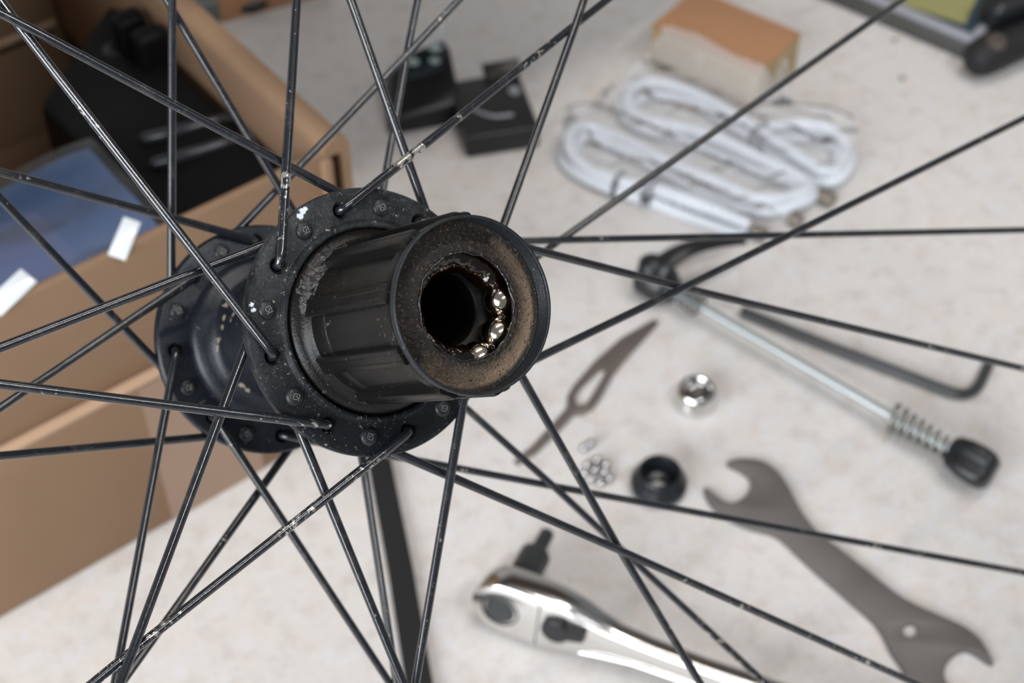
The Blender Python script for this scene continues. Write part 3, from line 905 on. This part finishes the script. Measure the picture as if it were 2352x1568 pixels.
MB().box((13.2, 0, 4.9), (.5, 21, .35)).build('seam', M_BLACKMETAL, rt)
for sy in (-1, 1):
    MB().tube([(x, sy * y, z) for x, y, z in ((30, 7.6, 3.2), (38, 6.0, 2.9), (50, 4.6, 2.3), (75, 4.2, 2.2), (110, 5.2, 2.5), (165, 6.0, 2.8))], 1.1, 10).build('handle_rib', M_CHROME, rt, smooth=60)
dr = MB().lathe([(9, -7.6), (9, -9.5), (7, -10.2), (5.6, -10.4), (5.4, -15), (4.6, -15.6), (0, -15.6)], 32)
dr.build('drive_collar', M_BLACKMETAL, rt)
MB().lathe([(5.2, -15.0), (6.0, -15.6), (6.0, -27), (5.2, -28), (3, -28)], 28).tube([(0, 0, -26), (0, 0, -40)], 3.0, 6).build('drive_bit', M_BLACKMETAL, rt)

# ------------------------------------------------------------------ small carton
Lc, Fc, Rr = spot(1497, 58, 26), spot(1743, 166, 26), spot(1838, 76, 26)
ex = (Fc - Lc); ey = Rr - Fc
ey = (ey - ex * ey.dot(ex) / ex.dot(ex))
o0 = Vector((Lc.x, Lc.y, 0))
ct = thing('small_carton', 'small orange-brown carton beyond the bagged cable', 'carton', mat=basis(o0, ex))
CW, CD = ex.length, ey.length
MB().box((CW / 2, CD / 2, 12.8), (CW, CD, 25.4)).build('carton_body', M_CARTON_SIDE, ct, bevel=.6)
MB().box((CW / 2, CD / 2, 25.9), (CW + .6, CD + .6, .9)).build('lid', M_CARTON, ct, bevel=.4)
arc = curve_pts([(6, 12, 26.35), (20, 22, 26.4), (36, 26, 26.4), (52, 22, 26.35)], 6)
MB().tube(arc, .5, 6).build('crease', M_CARTON, ct)
MB().box((-.25, 7, 15), (.5, 6, 12)).build('dark_slot', simple('dark_print', (.10, .085, .05), .6), ct)
MB().box((-.2, CD * .5, 13), (.35, CD - 4, 22)).build('side_panel', simple('mustard_card', (.45, .27, .10), .7), ct)

# ------------------------------------------------------------------ cable in a clear bag
path_px = [(1720, 528), (1600, 482), (1500, 444), (1420, 424), (1350, 395), (1310, 360), (1312, 320), (1345, 300), (1440, 332), (1540, 385), (1640, 432), (1740, 470), (1830, 455), (1850, 425), (1740, 375), (1650, 335), (1560, 303), (1480, 283),
           (1443, 255), (1450, 220), (1500, 203), (1600, 226), (1690, 275), (1770, 330), (1850, 385), (1900, 405), (1935, 380), (1940, 340), (1905, 312), (1830, 300), (1760, 300)]
base = [spot(x, y, 5) for x, y in path_px]
cb = thing('coiled_cable', 'pale grey-white cable coiled and tied inside the clear plastic bag', 'cable', spot(1600, 380))
o0 = spot(1600, 380)
dens = curve_pts(base, 6)
for s, zz in ((-2.9, 2.9), (2.9, 2.9), (0, 8.0)):
    pts = []
    for i, p in enumerate(dens):
        t = (dens[min(i + 1, len(dens) - 1)] - dens[max(i - 1, 0)]).normalized()
        pts.append(Vector((p.x, p.y, 0)) + Vector((-t.y, t.x, 0)) * s + Vector((0, 0, zz + 1.2 * math.sin(i * .23 + s))) - o0)
    MB().tube(pts, 3.0, 10).build('strand', M_CABLE, cb, smooth=60)
def tie(px, py, w):
    c = spot(px, py, 5) - o0
    i = min(range(len(dens)), key=lambda j: (dens[j].xy - (c + o0).xy).length)
    t = (dens[min(i + 1, len(dens) - 1)] - dens[max(i - 1, 0)]); t.z = 0; t.normalize()
    nrm = Vector((-t.y, t.x, 0))
    p = Vector((dens[i].x, dens[i].y, 0)) - o0
    ring = [p + nrm * (6.4 * math.cos(a)) + Vector((0, 0, 5.5 + 5.8 * math.sin(a))) for a in [2 * PI * k / 24 for k in range(25)]]
    MB().tube(ring, w, 8, False).build('cable_tie', M_TIE, cb, smooth=60)
for t in ((1422, 424, 1.1), (1478, 440, 1.1), (1500, 446, 1.1), (1735, 312, 1.2)): tie(*t)
MB().tube([spot(1722, 310, 8) - o0, spot(1745, 345, 12) - o0, spot(1752, 348, 12) - o0, spot(1742, 315, 9) - o0], 1.0, 8).build('cable_tie', M_TIE, cb, smooth=60)
for px, py, qx, qy in ((1730, 530, 1760, 540), (1318, 285, 1305, 272), (1880, 445, 1915, 462), (1815, 498, 1840, 510)):
    MB().tube([spot(px, py, 3.6) - o0, spot(qx, qy, 3.6) - o0], 3.4, 14).build('ferrule', M_CONN, cb, smooth=40)

poly = [spot(*p).xy for p in ((1548, 60, 29), (1500, 100, 20), (1468, 180, 3), (1430, 215, 3), (1300, 280, 2), (1262, 345, 2), (1312, 425, 2), (1440, 482, 2), (1580, 530, 2), (1700, 548, 2), (1800, 535, 2), (1860, 490, 2), (1930, 440, 2),
                              (1965, 370, 2), (1945, 300, 2), (1840, 250, 2), (1790, 215, 2), (1765, 190, 20), (1700, 130, 29), (1620, 85, 29))]
def inside(p, poly):
    r = False
    for i in range(len(poly)):
        a, b2 = poly[i], poly[i - 1]
        if (a.y > p.y) != (b2.y > p.y) and p.x < (b2.x - a.x) * (p.y - a.y) / (b2.y - a.y) + a.x: r = not r
    return r
inv_ct = ct.matrix_world.inverted()
bpy.context.view_layer.update()
inv_ct = ct.matrix_world.inverted()
bag0 = spot(1600, 400)
x0, x1 = min(p.x for p in poly), max(p.x for p in poly)
y0, y1 = min(p.y for p in poly), max(p.y for p in poly)
ST = 2.4
idx, vs, fs = {}, [], []
nx, ny = int((x1 - x0) / ST) + 1, int((y1 - y0) / ST) + 1
for i in range(nx + 1):
    for j in range(ny + 1):
        p = Vector((x0 + i * ST, y0 + j * ST))
        if not inside(p, poly): continue
        l = inv_ct @ Vector((p.x * MM, p.y * MM, 0)) / MM
        dx = max(0, -l.x, l.x - CW); dy = max(0, -l.y, l.y - CD)
        dc = math.hypot(dx, dy)
        z = max(29.0 - max(0, dc - 2.6) * 1.9, 0) if dc < 18 else 0
        dcab = min((p - q.xy).length for q in dens[::2])
        zc = max(0, 15 - max(0, dcab - 7) * .9)
        edge = min(1, min((p - poly[k]).length for k in range(len(poly))) / 14)
        w = noise.noise(Vector((p.x * .07, p.y * .07, 0))) * 3.0 + noise.noise(Vector((p.x * .2, p.y * .2, 5))) * 1.3
        z = max(z, zc, 3.0) + (1.5 + abs(w) if max(z, zc) < 25 else 1.0 + .3 * abs(w))
        idx[i, j] = len(vs)
        vs.append(Vector((p.x, p.y, z)) - bag0)
for (i, j), k in idx.items():
    if (i + 1, j) in idx and (i, j + 1) in idx and (i + 1, j + 1) in idx:
        fs.append((k, idx[i + 1, j], idx[i + 1, j + 1], idx[i, j + 1]))
bg = MB().add(vs, fs).build('plastic_bag', M_FILM, None, smooth=80)
bg.location = bag0 * MM
tag(bg, 'crumpled clear plastic bag over the pale coiled cable and carton corner', 'bag')

# ------------------------------------------------------------------ black parts at the top centre
# square black block
a, b_ = spot(1073, 364), spot(1240, 338)
bk = thing('black_block', 'square black plastic block with upright rear tab beside the crumpled pouch', 'block', mat=basis(a, b_ - a))
w = (b_ - a).length
MB().box((w / 2, 23, 6.4), (w, 46, 12.6)).build('block_body', M_BLACK, bk, bevel=1.2, seg=3)
MB().tube(curve_pts([(8, 20, 12.9), (16, 13, 13.0), (26, 12, 12.9)], 6), 1.1, 8).build('curved_rib', M_GREYEDGE, bk, smooth=60)
MB().lathe([(0, 14.5), (2.6, 14.5), (3.2, 13.6), (3.2, 12.5)], 24, M=Matrix.Translation((w - 6, 30, 0))).build('stud', M_GREYEDGE, bk)
MB().hexa([(w * .52, 43, 12.4), (w, 41, 12.4), (w, 45, 12.4), (w * .52, 46, 12.4)], [(w * .5, 48, 17), (w + 1, 46, 19), (w + 1, 49, 19), (w * .5, 51, 17)]).build('rear_tab', simple('brown_black_plastic', (.03, .026, .022), .35), bk, bevel=.6)
# pouch-like part in film
a, b_ = spot(893, 322), spot(1068, 284)
pk = thing('wrapped_part', 'black part in glossy plastic wrap with clear tip at top centre', 'part', mat=basis(a, b_ - a))
w = (b_ - a).length
MB().hexa([(0, 2, 0), (w, 0, 0), (w + 4, 36, 0), (8, 40, 0)], [(3, 6, 8), (w - 1, 4, 12), (w + 3, 34, 26), (11, 36, 18)]).build('part_body', M_BLACK, pk, bevel=2.5, seg=3)
MB().hexa([(14, 22, 15.5), (w - 4, 20, 19), (w + 2, 33.5, 26.4), (14, 35, 19)], [(16, 24, 20), (w - 7, 22, 24), (w - 1, 32, 30), (16, 33, 24)]).build('glossy_wrap', M_TEAL, pk, bevel=1.6, seg=3)
for (x, y, z, r) in ((w * .55, 27, 24.2, 3.0), (w * .85, 29, 28.6, 3.4), (w * .80, 23.5, 25.0, 2.8)):
    MB().lathe([(r * math.sin(t), r * .6 * math.cos(t)) for t in [PI * .5 * k / 6 for k in range(7)]], 18, M=Matrix.Translation((x, y, z - .8))).build('dome', M_GLINT, pk, smooth=70)
MB().hexa([(w * .80, 33, 20), (w * .98, 33, 20), (w * 1.05, 36, 20), (w * .84, 37, 20)], [(w * 1.0, 40, 42), (w * 1.1, 40, 43), (w * 1.12, 41, 43), (w * 1.02, 42, 42)]).build('clear_tip', M_FILM, pk, bevel=.8)

# ------------------------------------------------------------------ tray and black tool at the upper right corner
a, b_ = spot(2238, 97, 13), spot(1990, -8, 13)
tr = thing('shallow_tray', 'shallow grey-rimmed tray with navy and olive print at the upper right', 'tray', mat=basis(Vector((b_.x, b_.y, 0)), a - b_))
w = (a - b_).length
MB().box((w / 2 - 30, 55, 5.5), (w + 60, 110, 11)).build('tray_body', simple('dark_grey_tray', (.055, .055, .052), .45), tr, bevel=1)
for (x0_, x1_, y0_, y1_) in ((-60, w, 0, 5.5), (-60, w, 104.5, 110), (w - 5, w, 5.5, 104.5), (-60, -55, 5.5, 104.5)):
    MB().box(((x0_ + x1_) / 2, (y0_ + y1_) / 2, 12.2), (x1_ - x0_, y1_ - y0_, 3.0)).build('rim', M_GREYEDGE, tr, bevel=.7)
MB().box((w / 2 - 30, 55, 11.3), (w + 49, 98.8, .5)).build('print', M_NAVY, tr)
MB().hexa([(w - 52, 5.8, 11.6), (w - 12, 13, 11.6), (w - 24, 58, 11.6), (w - 70, 44, 11.6)], [(w - 52, 5.8, 11.9), (w - 12, 13, 11.9), (w - 24, 58, 11.9), (w - 70, 44, 11.9)]).build('print_patch', M_OLIVE, tr)
MB().box((w - 74, 3.5, 13.8), (16, 5, .3)).build('print_patch', M_ORANGE, tr)
# black tool
a, b_ = spot(2258, 128, 12), spot(2440, 60, 12)
bt = thing('black_tool', 'rounded black tool handle in front of the tray corner, upper right', 'tool', mat=basis(a, b_ - a))
MB().tube([(x, 0, z) for x, z in ((-9, -2), (-7, -2), (-3, -1), (3, 0), (12, 0), (30, 1), (60, 1), (90, 1))], [3, 7.4, 9.6, 10.4, 9.8, 9.2, 9.6, 9.0], 24).build('grip', M_BLACKMATT, bt, smooth=60)
MB().lathe([(0, 0), (4.6, 0), (5.2, -.6), (5.2, -4)], 24, M=Matrix.Translation((4, -2.4, 10.8))).build('inset_disc', simple('brown_disc', (.07, .055, .045), .5), bt)
MB().box((60, 18, 9), (90, 17, 17)).build('second_arm', M_BLACK, bt, bevel=5, seg=4, smooth=60)
# things behind the big box
a = spot(470, 10, 8)
o = thing('grey_clamp', 'dark grey metal piece behind the cardboard box at the top edge', 'clamp', (a.x, a.y, 0))
MB().box((0, 0, 7), (26, 18, 14), Matrix.Rotation(.5, 3, 'Z')).build('clamp_body', simple('grey_green_metal', (.13, .14, .13), .4, .4), o, bevel=2, seg=3)
MB().tube([(12, 2, 5), (26, 4, 5), (34, 12, 5)], 4.5, 12).build('clamp_screw', M_BLACK, o, smooth=60)
a = spot(560, -40, 10)
o = thing('brown_packet', 'orange-brown card packet behind the cardboard box, cut by the top edge', 'packet', (a.x, a.y, 0))
MB().box((10, 6, 9), (62, 36, 18), Matrix.Rotation(.45, 3, 'Z')).build('packet_body', M_CARTON, o, bevel=1)
MB().box((10, 6, 18.2), (56, 30, .5), Matrix.Rotation(.45, 3, 'Z')).build('packet_flap', M_CARTON, o)
for i, (px, py, lab) in enumerate(((2053, 95, 'tiny grey crumb below the tray edge, the higher of two'), (2071, 183, 'tiny grey crumb on bare worktop, the lower of two'))):
    c = spot(px, py)
    m = MB().lathe([(1.7 * math.sin(t), 1.0 - 1.0 * math.cos(t)) for t in [PI * k / 6 for k in range(7)]], 9, r_of=lambda a, z: 1 + .25 * math.sin(3 * a + i))
    o = m.build('crumb', M_CRUMB)
    o.location = c * MM
    tag(o, lab, 'crumb', 'crumbs on the worktop')
